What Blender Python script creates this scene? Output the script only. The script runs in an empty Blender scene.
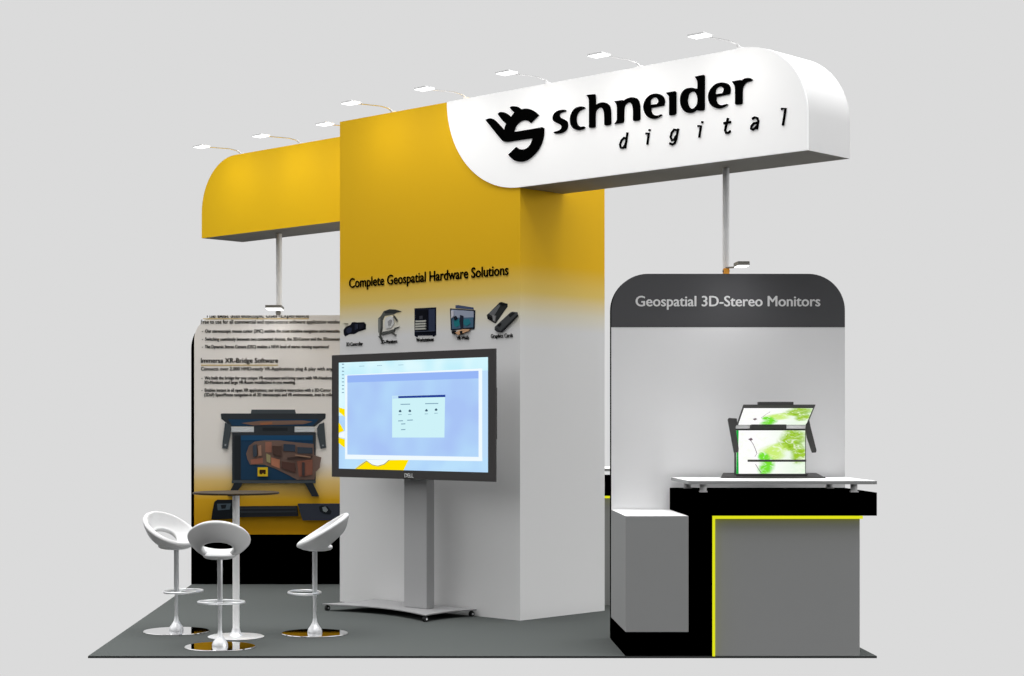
import bpy, bmesh, math, random
from mathutils import Vector, Matrix

scene = bpy.context.scene
# ------------------------------------------------------------------ camera
F, CX, CY, EYE, D0 = 1742.0, 422.0, 425.0, 1.464, 11.04   # focal length in pixels, level vanishing point, eye height, distance to the front floor edge
cam_data = bpy.data.cameras.new('camera')
cam = bpy.data.objects.new('camera', cam_data)
scene.collection.objects.link(cam)
cam.location = (0, -D0, EYE)
cam.rotation_euler = (math.pi/2, 0, 0)
cam_data.sensor_width = 36.0
cam_data.lens = F/1024*36.0
cam_data.shift_x = (512-CX)/1024
cam_data.shift_y = (CY-338)/1024
cam_data.clip_end = 200
scene.camera = cam

# ------------------------------------------------------------------ world: a grey studio, brighter overhead and behind, dim in front
W = bpy.data.worlds.new('studio'); scene.world = W
W.use_nodes = True
nt = W.node_tree; nt.nodes.clear()
N = nt.nodes.new; L = nt.links.new
out = N('ShaderNodeOutputWorld'); bg = N('ShaderNodeBackground'); L(bg.outputs[0], out.inputs[0])
tc = N('ShaderNodeTexCoord'); sep = N('ShaderNodeSeparateXYZ'); L(tc.outputs['Generated'], sep.inputs[0])
def mrange(src, a, b, c, d, smooth=True):
    n = N('ShaderNodeMapRange'); n.interpolation_type = 'SMOOTHSTEP' if smooth else 'LINEAR'
    L(src, n.inputs['Value'])
    for k, v in zip(('From Min', 'From Max', 'To Min', 'To Max'), (a, b, c, d)): n.inputs[k].default_value = v
    return n.outputs['Result']
def mth(op, a, b):
    n = N('ShaderNodeMath'); n.operation = op
    for i, v in enumerate((a, b)):
        if isinstance(v, (int, float)): n.inputs[i].default_value = v
        else: L(v, n.inputs[i])
    return n.outputs[0]
BACK, FRONT, LEFT, RIGHT, ZEN, LOW = 0.708, 0.54, 1.42, 1.12, 6.6, 0.03
side = mth('ADD', mrange(sep.outputs[0], 0.30, 0.85, FRONT, RIGHT), mrange(sep.outputs[0], -0.85, -0.30, LEFT-FRONT, 0))
up = mrange(sep.outputs[2], 0.80, 0.93, 0, ZEN)
base = mth('ADD', side, up)
low = mrange(sep.outputs[2], 0.0, 0.36, 0, 1)
base2 = mth('ADD', mth('MULTIPLY', base, low), mth('MULTIPLY', mth('SUBTRACT', 1.0, low), LOW))
w = mrange(sep.outputs[1], 0.62, 0.84, 0, 1)
tot = mth('ADD', mth('MULTIPLY', w, BACK), mth('MULTIPLY', mth('SUBTRACT', 1.0, w), base2))
L(tot, bg.inputs['Strength']); bg.inputs['Color'].default_value = (1, 1, 1, 1)

# added soft low fill sun from the right, brightens the tower's right face
sd = bpy.data.lights.new('fill_light', 'SUN'); sd.energy = 0.85; sd.angle = math.radians(12)
so = bpy.data.objects.new('fill_light', sd); scene.collection.objects.link(so)
so.location = (12, -3, 3)
so.rotation_euler = Vector((-1.0, 0.28, -0.05)).to_track_quat('-Z', 'Y').to_euler()

scene.view_settings.view_transform = 'Standard'
scene.view_settings.look = 'None'
scene.view_settings.gamma = 1
scene.view_settings.exposure = 0
scene.view_settings.use_curve_mapping = False

# ------------------------------------------------------------------ materials
def lin(c):
    return tuple(((v/255)/12.92 if v/255 <= 0.04045 else ((v/255+0.055)/1.055)**2.4) for v in c)
MATS = {}
def mat(name, col, rough=0.6, metal=0.0, spec=0.3, emit=None, estr=0, noise=0.0, nscale=40, srgb=True):
    m = bpy.data.materials.new(name); m.use_nodes = True
    b = m.node_tree.nodes['Principled BSDF']
    c = lin(col) if srgb else col
    b.inputs['Base Color'].default_value = (*c, 1)
    b.inputs['Roughness'].default_value = rough
    b.inputs['Metallic'].default_value = metal
    b.inputs['Specular IOR Level'].default_value = spec
    if emit is not None:
        b.inputs['Emission Color'].default_value = (*lin(emit), 1)
        b.inputs['Emission Strength'].default_value = estr
    if noise:
        t = m.node_tree
        g = t.nodes.new('ShaderNodeTexCoord'); n = t.nodes.new('ShaderNodeTexNoise'); n.inputs['Scale'].default_value = nscale
        n.inputs['Detail'].default_value = 3
        r = t.nodes.new('ShaderNodeMapRange'); r.inputs['To Min'].default_value = 1-noise; r.inputs['To Max'].default_value = 1+noise
        mx = t.nodes.new('ShaderNodeMix'); mx.data_type = 'RGBA'; mx.blend_type = 'MULTIPLY'; mx.inputs[0].default_value = 1
        t.links.new(g.outputs['Object'], n.inputs['Vector']); t.links.new(n.outputs['Fac'], r.inputs['Value'])
        mx.inputs[6].default_value = (*c, 1); t.links.new(r.outputs[0], mx.inputs[7])
        t.links.new(mx.outputs[2], b.inputs['Base Color'])
    MATS[name] = m
    return m
def emitmat(name, col, s=1.0):
    m = bpy.data.materials.new(name); m.use_nodes = True
    t = m.node_tree; t.nodes.clear()
    o = t.nodes.new('ShaderNodeOutputMaterial'); e = t.nodes.new('ShaderNodeEmission')
    e.inputs[0].default_value = (*lin(col), 1); e.inputs[1].default_value = s
    t.links.new(e.outputs[0], o.inputs[0]); MATS[name] = m
    return m
def gradmat(name, stops, rough=0.6, noise=0.0):
    """a printed colour gradient that runs up the print: stops = [(height, srgb)] in object z"""
    m = mat(name, stops[0][1], rough, spec=0.1)
    t = m.node_tree; b = t.nodes['Principled BSDF']
    g = t.nodes.new('ShaderNodeTexCoord'); s = t.nodes.new('ShaderNodeSeparateXYZ')
    r = t.nodes.new('ShaderNodeMapRange'); cr = t.nodes.new('ShaderNodeValToRGB')
    z0, z1 = stops[0][0], stops[-1][0]
    r.inputs['From Min'].default_value = z0; r.inputs['From Max'].default_value = z1
    t.links.new(g.outputs['Object'], s.inputs[0]); t.links.new(s.outputs[2], r.inputs['Value'])
    t.links.new(r.outputs[0], cr.inputs[0])
    e = cr.color_ramp.elements
    e[0].position = 0; e[0].color = (*lin(stops[0][1]), 1)
    e[1].position = 1; e[1].color = (*lin(stops[-1][1]), 1)
    for z, c in stops[1:-1]:
        k = e.new((z-z0)/(z1-z0)); k.color = (*lin(c), 1)
    t.links.new(cr.outputs[0], b.inputs['Base Color'])
    return m

M_carpet = mat('grey_carpet', (77, 80, 79), 0.95, spec=0.0, noise=0.05, nscale=120)
M_edge = mat('platform_edge', (60, 62, 62), 0.8, spec=0.1)
M_black = mat('matt_black', (0, 0, 0), 0.9, spec=0.0)
M_print = mat('light_grey_laminate', (206, 206, 206), 0.7, spec=0.15, noise=0.012, nscale=3)
M_wall = mat('wall_laminate', (222, 222, 223), 0.7, spec=0.15, noise=0.012, nscale=3)
M_dark = mat('dark_grey_print', (76, 76, 78), 0.7, spec=0.15, noise=0.02, nscale=6)
M_white = mat('white_laminate', (232, 232, 232), 0.6, spec=0.2, noise=0.01, nscale=4)
M_counter = mat('grey_counter_front', (146, 147, 147), 0.7, spec=0.1, noise=0.015, nscale=3)
M_sign = mat('white_light_box', (245, 245, 245), 0.6, spec=0.1, emit=(255, 255, 255), estr=0.22)
M_ink = mat('black_ink', (5, 5, 5), 0.9, spec=0.0)
M_lettergrey = mat('light_grey_lettering', (212, 212, 212), 0.7, spec=0.1)
M_lamp = mat('lamp_casing', (238, 238, 238), 0.5, 0.0)
M_lampdark = mat('lamp_casing_dark', (120, 118, 112), 0.5, 0.2)
M_lit = emitmat('lamp_glass', (255, 255, 255), 2.5)
M_chrome = mat('chrome', (225, 225, 225), 0.03, 1.0)
M_alu = mat('satin_steel', (225, 226, 228), 0.35, 0.6)
M_post = mat('white_post', (248, 248, 248), 0.4, 0.0, noise=0.01)
M_leather = mat('white_leatherette', (204, 204, 204), 0.5, spec=0.25, noise=0.015, nscale=60)
M_table = mat('brown_table_top', (48, 38, 22), 0.45, spec=0.1, noise=0.1, nscale=12)
M_bezel = mat('charcoal_plastic', (62, 60, 60), 0.5, spec=0.25, noise=0.02, nscale=30)
M_mon = mat('anthracite_metal', (68, 67, 67), 0.55, spec=0.2, noise=0.02, nscale=30)
M_stand = mat('grey_powder_coat', (168, 168, 169), 0.6, 0.0, spec=0.2, noise=0.01)
M_standbase = mat('powder_coat_darkened', (140, 140, 141), 0.6, 0.0, spec=0.2)  # same powder coat as the column, darkened to offset the strong overhead light
M_rubber = mat('wheel_rubber', (18, 20, 20), 0.6)
M_orange = mat('orange_clamp', (226, 150, 36), 0.5)
M_led = emitmat('yellow_led', (224, 226, 32), 1.0)
M_tower = gradmat('tower_print', [(0, (218, 218, 218)), (2.18, (220, 220, 220)), (2.31, (222, 215, 192)), (2.47, (226, 196, 104)), (2.68, (230, 180, 24)), (4.0, (246, 195, 26))])
M_beam = mat('yellow_print', (247, 198, 22), 0.6, spec=0.1, noise=0.01, nscale=3)
M_under = mat('beam_underside_shade', (160, 157, 150), 0.7, spec=0.1)  # shade under the beams put into a darker colour
M_banner = gradmat('banner_print', [(0, (176, 124, 0)), (0.50, (192, 140, 10)), (0.78, (216, 166, 34)), (0.95, (228, 196, 124)), (1.12, (234, 229, 222)), (2.5, (238, 234, 229))])

# ------------------------------------------------------------------ mesh helpers
class MB:
    def __init__(self, off=(0, 0, 0)):
        self.v, self.f, self.mi, self.mats = [], [], [], []
        self.off = Vector(off)
    def _m(self, m):
        if m not in self.mats: self.mats.append(m)
        return self.mats.index(m)
    def add(self, verts, faces, m):
        b = len(self.v); k = self._m(m)
        self.v += [tuple(Vector(p)-self.off) for p in verts]
        for f in faces:
            self.f.append([b+i for i in f]); self.mi.append(k)
        return self
    def box(self, a, b, m):
        x0, y0, z0 = a; x1, y1, z1 = b
        vs = [(x0,y0,z0),(x1,y0,z0),(x1,y1,z0),(x0,y1,z0),(x0,y0,z1),(x1,y0,z1),(x1,y1,z1),(x0,y1,z1)]
        return self.add(vs, [(0,3,2,1),(4,5,6,7),(0,1,5,4),(1,2,6,5),(2,3,7,6),(3,0,4,7)], m)
    def prism(self, poly, y0, y1, m, mside=None, mback=None):
        """outline (x, z) pushed from y0 back to y1"""
        n = len(poly)
        a = sum(poly[i][0]*poly[(i+1)%n][1]-poly[(i+1)%n][0]*poly[i][1] for i in range(n))
        if a < 0: poly = poly[::-1]
        vs = [(x, y0, z) for x, z in poly]+[(x, y1, z) for x, z in poly]
        self.add(vs, [tuple(range(n))], m)
        b = len(self.v)-2*n
        ks = self._m(mside or m); kb = self._m(mback or mside or m)
        self.f.append([b+n+i for i in range(n)][::-1]); self.mi.append(kb)
        for i in range(n):
            j = (i+1) % n
            self.f.append([b+i, b+n+i, b+n+j, b+j]); self.mi.append(ks)
        return self
    def flat_prism(self, poly, z0, z1, m):
        """outline (x, y) raised from z0 to z1"""
        n = len(poly)
        a = sum(poly[i][0]*poly[(i+1)%n][1]-poly[(i+1)%n][0]*poly[i][1] for i in range(n))
        if a < 0: poly = poly[::-1]
        vs = [(x, y, z0) for x, y in poly]+[(x, y, z1) for x, y in poly]
        fs = [tuple(range(n))[::-1], tuple(range(n, 2*n))]+[(i, (i+1)%n, n+(i+1)%n, n+i) for i in range(n)]
        return self.add(vs, fs, m)
    def tube(self, pts, r, m, n=12, cap=True, closed=False):
        pts = [Vector(p) for p in pts]; k = len(pts)
        rs = r if isinstance(r, (list, tuple)) else [r]*k
        vs = []; up = None
        for i, p in enumerate(pts):
            if closed: t = pts[(i+1)%k]-pts[i-1]
            else: t = pts[min(i+1, k-1)]-pts[max(i-1, 0)]
            t.normalize()
            if up is None: up = Vector((0,0,1)) if abs(t.z) < 0.9 else Vector((1,0,0))
            s = t.cross(up).normalized(); u2 = s.cross(t).normalized(); up = u2
            for j in range(n):
                a = 2*math.pi*j/n
                vs.append(p+(s*math.cos(a)+u2*math.sin(a))*rs[i])
        fs = []
        for i in range(k if closed else k-1):
            for j in range(n):
                a, b = i*n+j, i*n+(j+1)%n
                c, d = ((i+1)%k)*n+(j+1)%n, ((i+1)%k)*n+j
                fs.append((a, b, c, d))
        if cap and not closed:
            fs.append(tuple(range(n))[::-1]); fs.append(tuple((k-1)*n+j for j in range(n)))
        return self.add(vs, fs, m)
    def lathe(self, prof, c, m, n=32):
        """prof = [(radius, z)] turned about the vertical through c"""
        vs = []
        for r, z in prof:
            for j in range(n):
                a = 2*math.pi*j/n
                vs.append((c[0]+r*math.cos(a), c[1]+r*math.sin(a), c[2]+z))
        fs = []
        for i in range(len(prof)-1):
            for j in range(n):
                fs.append((i*n+j, i*n+(j+1)%n, (i+1)*n+(j+1)%n, (i+1)*n+j))
        fs.append(tuple(range(n))[::-1]); k = (len(prof)-1)*n
        fs.append(tuple(k+j for j in range(n)))
        return self.add(vs, fs, m)
    def build(self, name, parent=None, smooth=False, bevel=0, fix=True):
        me = bpy.data.meshes.new(name)
        me.from_pydata(self.v, [], self.f)
        for m in self.mats: me.materials.append(m)
        for p, k in zip(me.polygons, self.mi): p.material_index = k
        if fix:
            b = bmesh.new(); b.from_mesh(me); bmesh.ops.recalc_face_normals(b, faces=b.faces); b.to_mesh(me); b.free()
        if smooth:
            for p in me.polygons: p.use_smooth = True
            if smooth != 'all':
                me.set_sharp_from_angle(angle=math.radians(40))
        me.update()
        o = bpy.data.objects.new(name, me); scene.collection.objects.link(o)
        if parent is not None: o.parent = parent
        if bevel:
            md = o.modifiers.new('bevel', 'BEVEL'); md.width = bevel; md.segments = 2; md.limit_method = 'ANGLE'
        return o
def thing(name, label, cat, loc=(0, 0, 0), rotz=0, group=None):
    o = bpy.data.objects.new(name, None); scene.collection.objects.link(o)
    o.empty_display_size = 0.2
    o.location = loc; o.rotation_euler = (0, 0, rotz)
    tag(o, label, cat, group)
    return o
def tag(o, label, cat, group=None):
    o['label'] = label; o['category'] = cat
    if group: o['group'] = group
    return o
def clone(root, loc, rotz, label, group=None):
    r = root.copy(); scene.collection.objects.link(r)
    r.location = loc; r.rotation_euler = (0, 0, rotz); r['label'] = label
    if group: r['group'] = group
    for ch in list(root.children):
        c = ch.copy(); scene.collection.objects.link(c); c.parent = r
        for g in list(ch.children):
            d = g.copy(); scene.collection.objects.link(d); d.parent = c
    return r

# the turned frame of the tower: u runs along its broad face, v into it
R45 = -math.pi/4
SQ = math.sqrt(2)
TOP = 3.978               # height of the tower and of the beams
AX, AY, S0 = -0.681, 14.446-D0, 13.765
def tw(u, v, z=0):
    """tower frame -> world"""
    return (AX+(u+v)/SQ, AY+(v-u)/SQ, z)
def tp(px, py, v=0.0):
    """place on a tower-parallel plane that a measured photo point falls on: (u, z)"""
    a = (px-CX)/F; S = S0+v*SQ
    d = S/(1+a); X = S-d
    return ((X-AX)*SQ-v, EYE+(CY-py)*d/F)
def fp(px, py, d):
    """place on a plane facing the front at distance d: (x, z)"""
    return ((px-CX)*d/F, EYE+(CY-py)*d/F)

def quarter(cx, cz, r, a0, a1, n=14):
    return [(cx+r*math.cos(math.radians(a0+(a1-a0)*i/n)), cz+r*math.sin(math.radians(a0+(a1-a0)*i/n))) for i in range(n+1)]

# ------------------------------------------------------------------ text and traced outlines
def lettering(name, body, x0, x1, zb, h, y, m, parent, bold=0.02, depth=0.002, off=(0, 0, 0), cut=None):
    """text of capital height h on the baseline zb, spanning x0..x1, facing -y at depth y"""
    cu = bpy.data.curves.new('t', 'FONT'); cu.body = body; cu.offset = 0.0; cu.size = 1.0; cu.resolution_u = 4
    cu.fill_mode = 'BOTH'; cu.extrude = 0.0
    to = bpy.data.objects.new('t', cu); scene.collection.objects.link(to)
    dg = bpy.context.evaluated_depsgraph_get(); dg.update()
    me = bpy.data.meshes.new_from_object(to.evaluated_get(dg))
    bpy.data.objects.remove(to); bpy.data.curves.remove(cu)
    xs = [v.co.x for v in me.vertices]
    a, b = min(xs), max(xs)
    s = (x1-x0)/(b-a); cap = 0.73
    for v in me.vertices:
        v.co = Vector((x0+(v.co.x-a)*s, y, zb+v.co.y*h/cap))-Vector(off)
    bm = bmesh.new(); bm.from_mesh(me)
    nf = len(me.polygons); base_f = list(bm.faces)
    for kk, (dx, dz) in enumerate(((-bold, 0), (bold, 0), (0, bold*0.5), (0, -bold*0.5))):     # heavier strokes without closing the counters
        g0 = bmesh.ops.duplicate(bm, geom=base_f)
        bmesh.ops.translate(bm, verts=[e for e in g0['geom'] if isinstance(e, bmesh.types.BMVert)], vec=(dx*s, -0.0003*(kk+1), dz*h/cap))
    if cut is not None:
        g = bm.verts[:]+bm.edges[:]+bm.faces[:]
        bmesh.ops.bisect_plane(bm, geom=g, plane_co=(0, 0, cut-off[2]), plane_no=(0, 0, 1), clear_outer=True)
    r = bmesh.ops.extrude_face_region(bm, geom=bm.faces[:])
    for e in r['geom']:
        if isinstance(e, bmesh.types.BMVert): e.co.y += depth
    bmesh.ops.recalc_face_normals(bm, faces=bm.faces)
    bm.to_mesh(me); bm.free()
    me.materials.clear(); me.materials.append(m)
    for p in me.polygons: p.material_index = 0
    me.name = name
    o = bpy.data.objects.new(name, me); scene.collection.objects.link(o); o.parent = parent
    return o
def catmull(pts, n=6):
    """closed outline; a point with a third item is a corner"""
    P = [(Vector(p[:2]), len(p) > 2) for p in pts]; k = len(P); res = []
    for i in range(k):
        p1, c1 = P[i]; p2, c2 = P[(i+1)%k]
        p0 = p1-(p2-p1)*0.3 if c1 else P[i-1][0]
        p3 = p2+(p2-p1)*0.3 if c2 else P[(i+2)%k][0]
        for j in range(n):
            t = j/n
            res.append(0.5*((2*p1)+(-p0+p2)*t+(2*p0-5*p1+4*p2-p3)*t*t+(-p0+3*p1-3*p2+p3)*t**3))
    return res
def outline_mesh(name, loops, y, depth, m, parent, off=(0, 0, 0)):
    """filled shape from closed (x, z) loops, inner loops are holes; faces -y"""
    cu = bpy.data.curves.new('c', 'CURVE'); cu.dimensions = '2D'; cu.fill_mode = 'BOTH'; cu.extrude = depth/2
    for lp in loops:
        sp = cu.splines.new('POLY'); sp.points.add(len(lp)-1); sp.use_cyclic_u = True
        for q, p in zip(sp.points, lp): q.co = (p[0], p[1], 0, 1)
    to = bpy.data.objects.new('c', cu); scene.collection.objects.link(to)
    dg = bpy.context.evaluated_depsgraph_get(); dg.update()
    me = bpy.data.meshes.new_from_object(to.evaluated_get(dg))
    bpy.data.objects.remove(to); bpy.data.curves.remove(cu)
    for v in me.vertices: v.co = Vector((v.co.x, y-v.co.z, v.co.y))-Vector(off)
    me.materials.clear(); me.materials.append(m); me.name = name
    o = bpy.data.objects.new(name, me); scene.collection.objects.link(o); o.parent = parent
    return o
def ribbon(mb, pts, w, y0, y1, m):
    P = [Vector(p) for p in pts]
    Lf, Rt = [], []
    for i, p in enumerate(P):
        t = (P[min(i+1, len(P)-1)]-P[max(i-1, 0)]).normalized(); n = Vector((-t.y, t.x))*w/2
        Lf.append(p+n); Rt.append(p-n)
    for i in range(len(P)-1):
        q = [Lf[i], Lf[i+1], Rt[i+1], Rt[i]]
        mb.prism([(a.x, a.y) for a in q], y0, y1, m)

# ================================================================== FLOOR
XL, XR = -2.117, 2.883
mb = MB(); mb.box((XL, 0, -0.014), (XR, 5.12, 0), M_carpet)
mb.mats.append(M_edge)
for i, f in enumerate(mb.f):
    if i >= 2: mb.mi[i] = 1
fl = mb.build('floor'); fl['kind'] = 'structure'

# ================================================================== TOWER
tower = thing('display_tower', 'tall tower printed yellow above and grey below, standing turned in the middle of the booth', 'tower', tw(0, 0), R45)
mb = MB(); mb.box((0, 0, 0), (2, 1, TOP), M_tower); mb.build('body', tower)
# lettering on the broad face
ub, zb = tp(349.5, 288.0); ue, ze = tp(508.5, 274.5)
lettering('slogan_lettering', 'Complete Geospatial Hardware Solutions', ub, ue, (zb+ze)/2, 0.082, -0.004, M_ink, tower, bold=0.026)
for body, p0, p1, py0, py1 in (('3D-Controller', 346.5, 363, 346.2, 345.4), ('3D-Monitors', 381.3, 397.5, 344.0, 342.8), ('Workstations', 416.5, 434, 342.0, 340.9),
                     ('VR-Walls', 457, 469.3, 340.2, 339.2), ('Graphics Cards', 491.2, 513, 338.4, 336.8)):
    a, za = tp(p0, py0); b, zz = tp(p1, py1)
    lettering('caption_lettering', body, a, b, (za+zz)/2, 0.032, -0.004, M_ink, tower, bold=0.02)
def pic(name, shapes, x0, y0, s, parent, v=0.0, conv=None):
    """printed picture: flat coloured shapes, later ones lie over earlier ones"""
    mb = MB()
    for k, (c, pts) in enumerate(shapes):
        mname = 'print_%d_%d_%d' % c
        m = MATS.get(mname) or mat(mname, c, 0.7, spec=0.05)
        q = [conv(x0+x*s, y0+y*s) for x, y in pts]
        mb.prism(q, v-0.0015*(k+1), v, m)
    return mb.build(name, parent)
K = 100/1024
cv = lambda px, py: tp(px, py, 0)
pic('controller_picture', [((14, 16, 26), [(88,360),(110,325),(160,305),(175,280),(200,276),(225,280),(300,278),(318,300),(318,350),(280,365),(240,375),(200,400),(150,400),(105,425),(90,400)]),
    ((40, 46, 66), [(120,350),(150,330),(175,340),(170,380),(135,395),(120,380)]), ((36, 40, 56), [(205,300),(230,295),(232,350),(205,360)]),
    ((60, 64, 80), [(228,300),(236,300),(236,345),(228,345)]), ((90, 88, 60), [(98,288),(135,290),(135,295),(98,293)]),
    ((26, 28, 40), [(250,300),(300,295),(300,340),(255,350)])], 335, 295, K, tower, 0, cv)
pic('tilted_monitor_picture', [((88, 90, 86), [(443,240),(470,215),(500,165),(560,145),(620,148),(685,168),(630,182),(600,200),(510,215),(490,260),(490,340),(480,400),(470,440),(455,430),(450,300)]),
    ((52, 54, 54), [(500,172),(560,150),(620,152),(680,168),(610,185),(520,190)]),
    ((206, 206, 204), [(520,235),(560,215),(600,225),(608,290),(580,335),(525,345),(510,300)]),
    ((150, 150, 150), [(545,270),(570,250),(590,260),(575,310),(550,315)]),
    ((80, 82, 80), [(480,395),(500,375),(560,365),(610,350),(615,335),(665,325),(620,350),(615,375),(530,400),(485,412)]),
    ((70, 72, 70), [(450,425),(475,415),(490,455),(478,460)]), ((80, 80, 78), [(580,390),(600,385),(632,408),(618,412)]),
    ((60, 60, 58), [(600,208),(615,210),(645,262),(635,266)]), ((120, 122, 118), [(452,255),(475,240),(478,330),(468,400),(455,380)])], 335, 295, K, tower, 0, cv)
cab = [((26, 30, 44), [(815,137),(1037,126),(1037,412),(1022,415),(1020,425),(1004,426),(1000,414),(850,418),(848,430),(830,430),(815,415)]),
    ((12, 14, 22), [(830,155),(940,150),(940,250),(830,255)]), ((60, 62, 70), [(868,215),(900,212),(902,245),(868,248)]),
    ((48, 56, 78), [(965,148),(1027,142),(1027,365),(965,372)]), ((14, 16, 26), [(945,150),(955,150),(955,365),(945,365)])]
for i in range(4):
    cab.append(((176, 176, 168), [(832, 262+i*26), (938, 258+i*26), (938, 274+i*26), (832, 280+i*26)]))
cab.append(((70, 76, 92), [(830, 372), (1027, 364), (1027, 372), (830, 380)]))
pic('workstation_picture', cab, 335, 295, K, tower, 0, cv)
vw = [((74, 84, 110), [(262,105),(290,103),(445,128),(450,150),(262,135)]), ((34, 38, 50), [(207,137),(465,155),(460,345),(445,352),(350,348),(230,365),(215,360)]),
    ((150, 158, 176), [(222,150),(450,165),(450,230),(225,235)]), ((74, 104, 128), [(225,235),(448,228),(446,330),(232,350)]),
    ((36, 120, 128), [(250,260),(300,250),(320,300),(280,330),(255,315)]), ((40, 116, 130), [(350,255),(405,245),(425,290),(380,320),(352,300)]),
    ((36, 40, 54), [(318,205),(348,215),(345,345),(325,350),(310,270)]), ((196, 196, 206), [(225,160),(250,162),(250,220),(228,240)]),
    ((30, 34, 44), [(255,225),(275,215),(290,240),(262,262)]), ((200, 158, 122), [(270,385),(350,350),(420,352),(400,372),(300,410)]),
    ((20, 22, 26), [(235,368),(268,368),(270,400),(240,400)]), ((20, 22, 26), [(320,372),(345,368),(345,398),(325,402)])]
pic('video_wall_picture', vw, 430, 295, K, tower, 0, cv)
gc = [((44, 46, 46), [(582,205),(610,180),(715,75),(735,72),(795,90),(795,118),(675,290),(655,285),(590,245)]),
    ((98, 100, 102), [(600,190),(705,100),(720,110),(668,200),(640,215)]), ((22, 24, 26), [(712,85),(740,78),(790,95),(740,110)]),
    ((18, 18, 20), [(590,212),(640,232),(645,262),(595,238)]), ((128, 128, 128), [(645,205),(680,215),(672,275),(650,262)]),
    ((70, 72, 74), [(672,325),(830,180),(850,172),(895,175),(905,205),(735,380),(700,378),(675,360)]),
    ((34, 36, 38), [(810,205),(850,180),(880,185),(830,230)]), ((26, 26, 28), [(700,318),(720,292),(742,290),(720,325)]),
    ((44, 46, 48), [(740,360),(900,205),(905,212),(738,382)]), ((50, 52, 54), [(675,330),(700,340),(735,372),(700,378),(675,360)])]
pic('graphics_card_picture', gc, 430, 295, K, tower, 0, cv)

# ================================================================== WHITE HEADER SIGN
hs = thing('header_sign', 'white illuminated box beam with big black company lettering, reaching right from the tower top', 'sign', tw(2.0, 0, 3.24), R45)
O = (2.0, 0, 3.24)
mb = MB(O)
prof = [(2.001, 3.24), (4.5, 3.24)]+quarter(4.0, TOP-0.5, 0.5, 0, 90)+[(2.001, TOP)]
mb.prism(prof, 0.0, 0.5, M_white)
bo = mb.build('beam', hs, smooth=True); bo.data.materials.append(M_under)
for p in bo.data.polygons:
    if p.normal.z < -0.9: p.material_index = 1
mb = MB(O)
faceprof = [(2.0+0.752*math.cos(math.radians(a)), 3.242+(TOP-3.242)*(1+math.sin(math.radians(a)))) for a in [180+90*i/24 for i in range(25)]]+[(4.5, 3.242)]+quarter(4.0, TOP-0.5, 0.5, 0, 90)
mb.prism(faceprof, -0.012, -0.001, M_sign)
mb.build('face_panel', hs)
VS = -0.012
def zmap(x0, y0, s): return lambda p: tp(x0+p[0]*s, y0+p[1]*s, VS)
def traced(pts, zm):
    return [zm(p) for p in catmull(pts)]
c = 1
z1 = zmap(480, 90, 90/760)
emblem = [(52,252,c),(92,240),(125,252),(160,285),(213,342,c),(216,315),(228,287,c),(195,255),(155,202,c),(180,187),(215,192),(245,210),(268,232,c),(280,212),(298,192,c),(275,170),(257,148,c),
    (280,138),(320,142),(352,163,c),(400,158),(440,168),(480,192),(502,215,c),(435,280,c),(415,263),(380,257),(345,270),(310,305),(292,355,c),(400,338),(530,315,c),(546,325,c),(543,385),(528,445),(498,505),
    (450,560),(400,595),(350,607),(300,597),(265,570),(245,547,c),(312,482,c),(335,498),(370,503),(405,490),(435,455),(450,408,c),(240,440,c),(205,435),(175,405),(110,325)]
outline_mesh('company_emblem', [traced(emblem, z1)], VS-0.006, 0.01, M_ink, hs, O)
z2, z3 = zmap(545, 70, 120/1014), zmap(645, 65, 120/1014)
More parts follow.
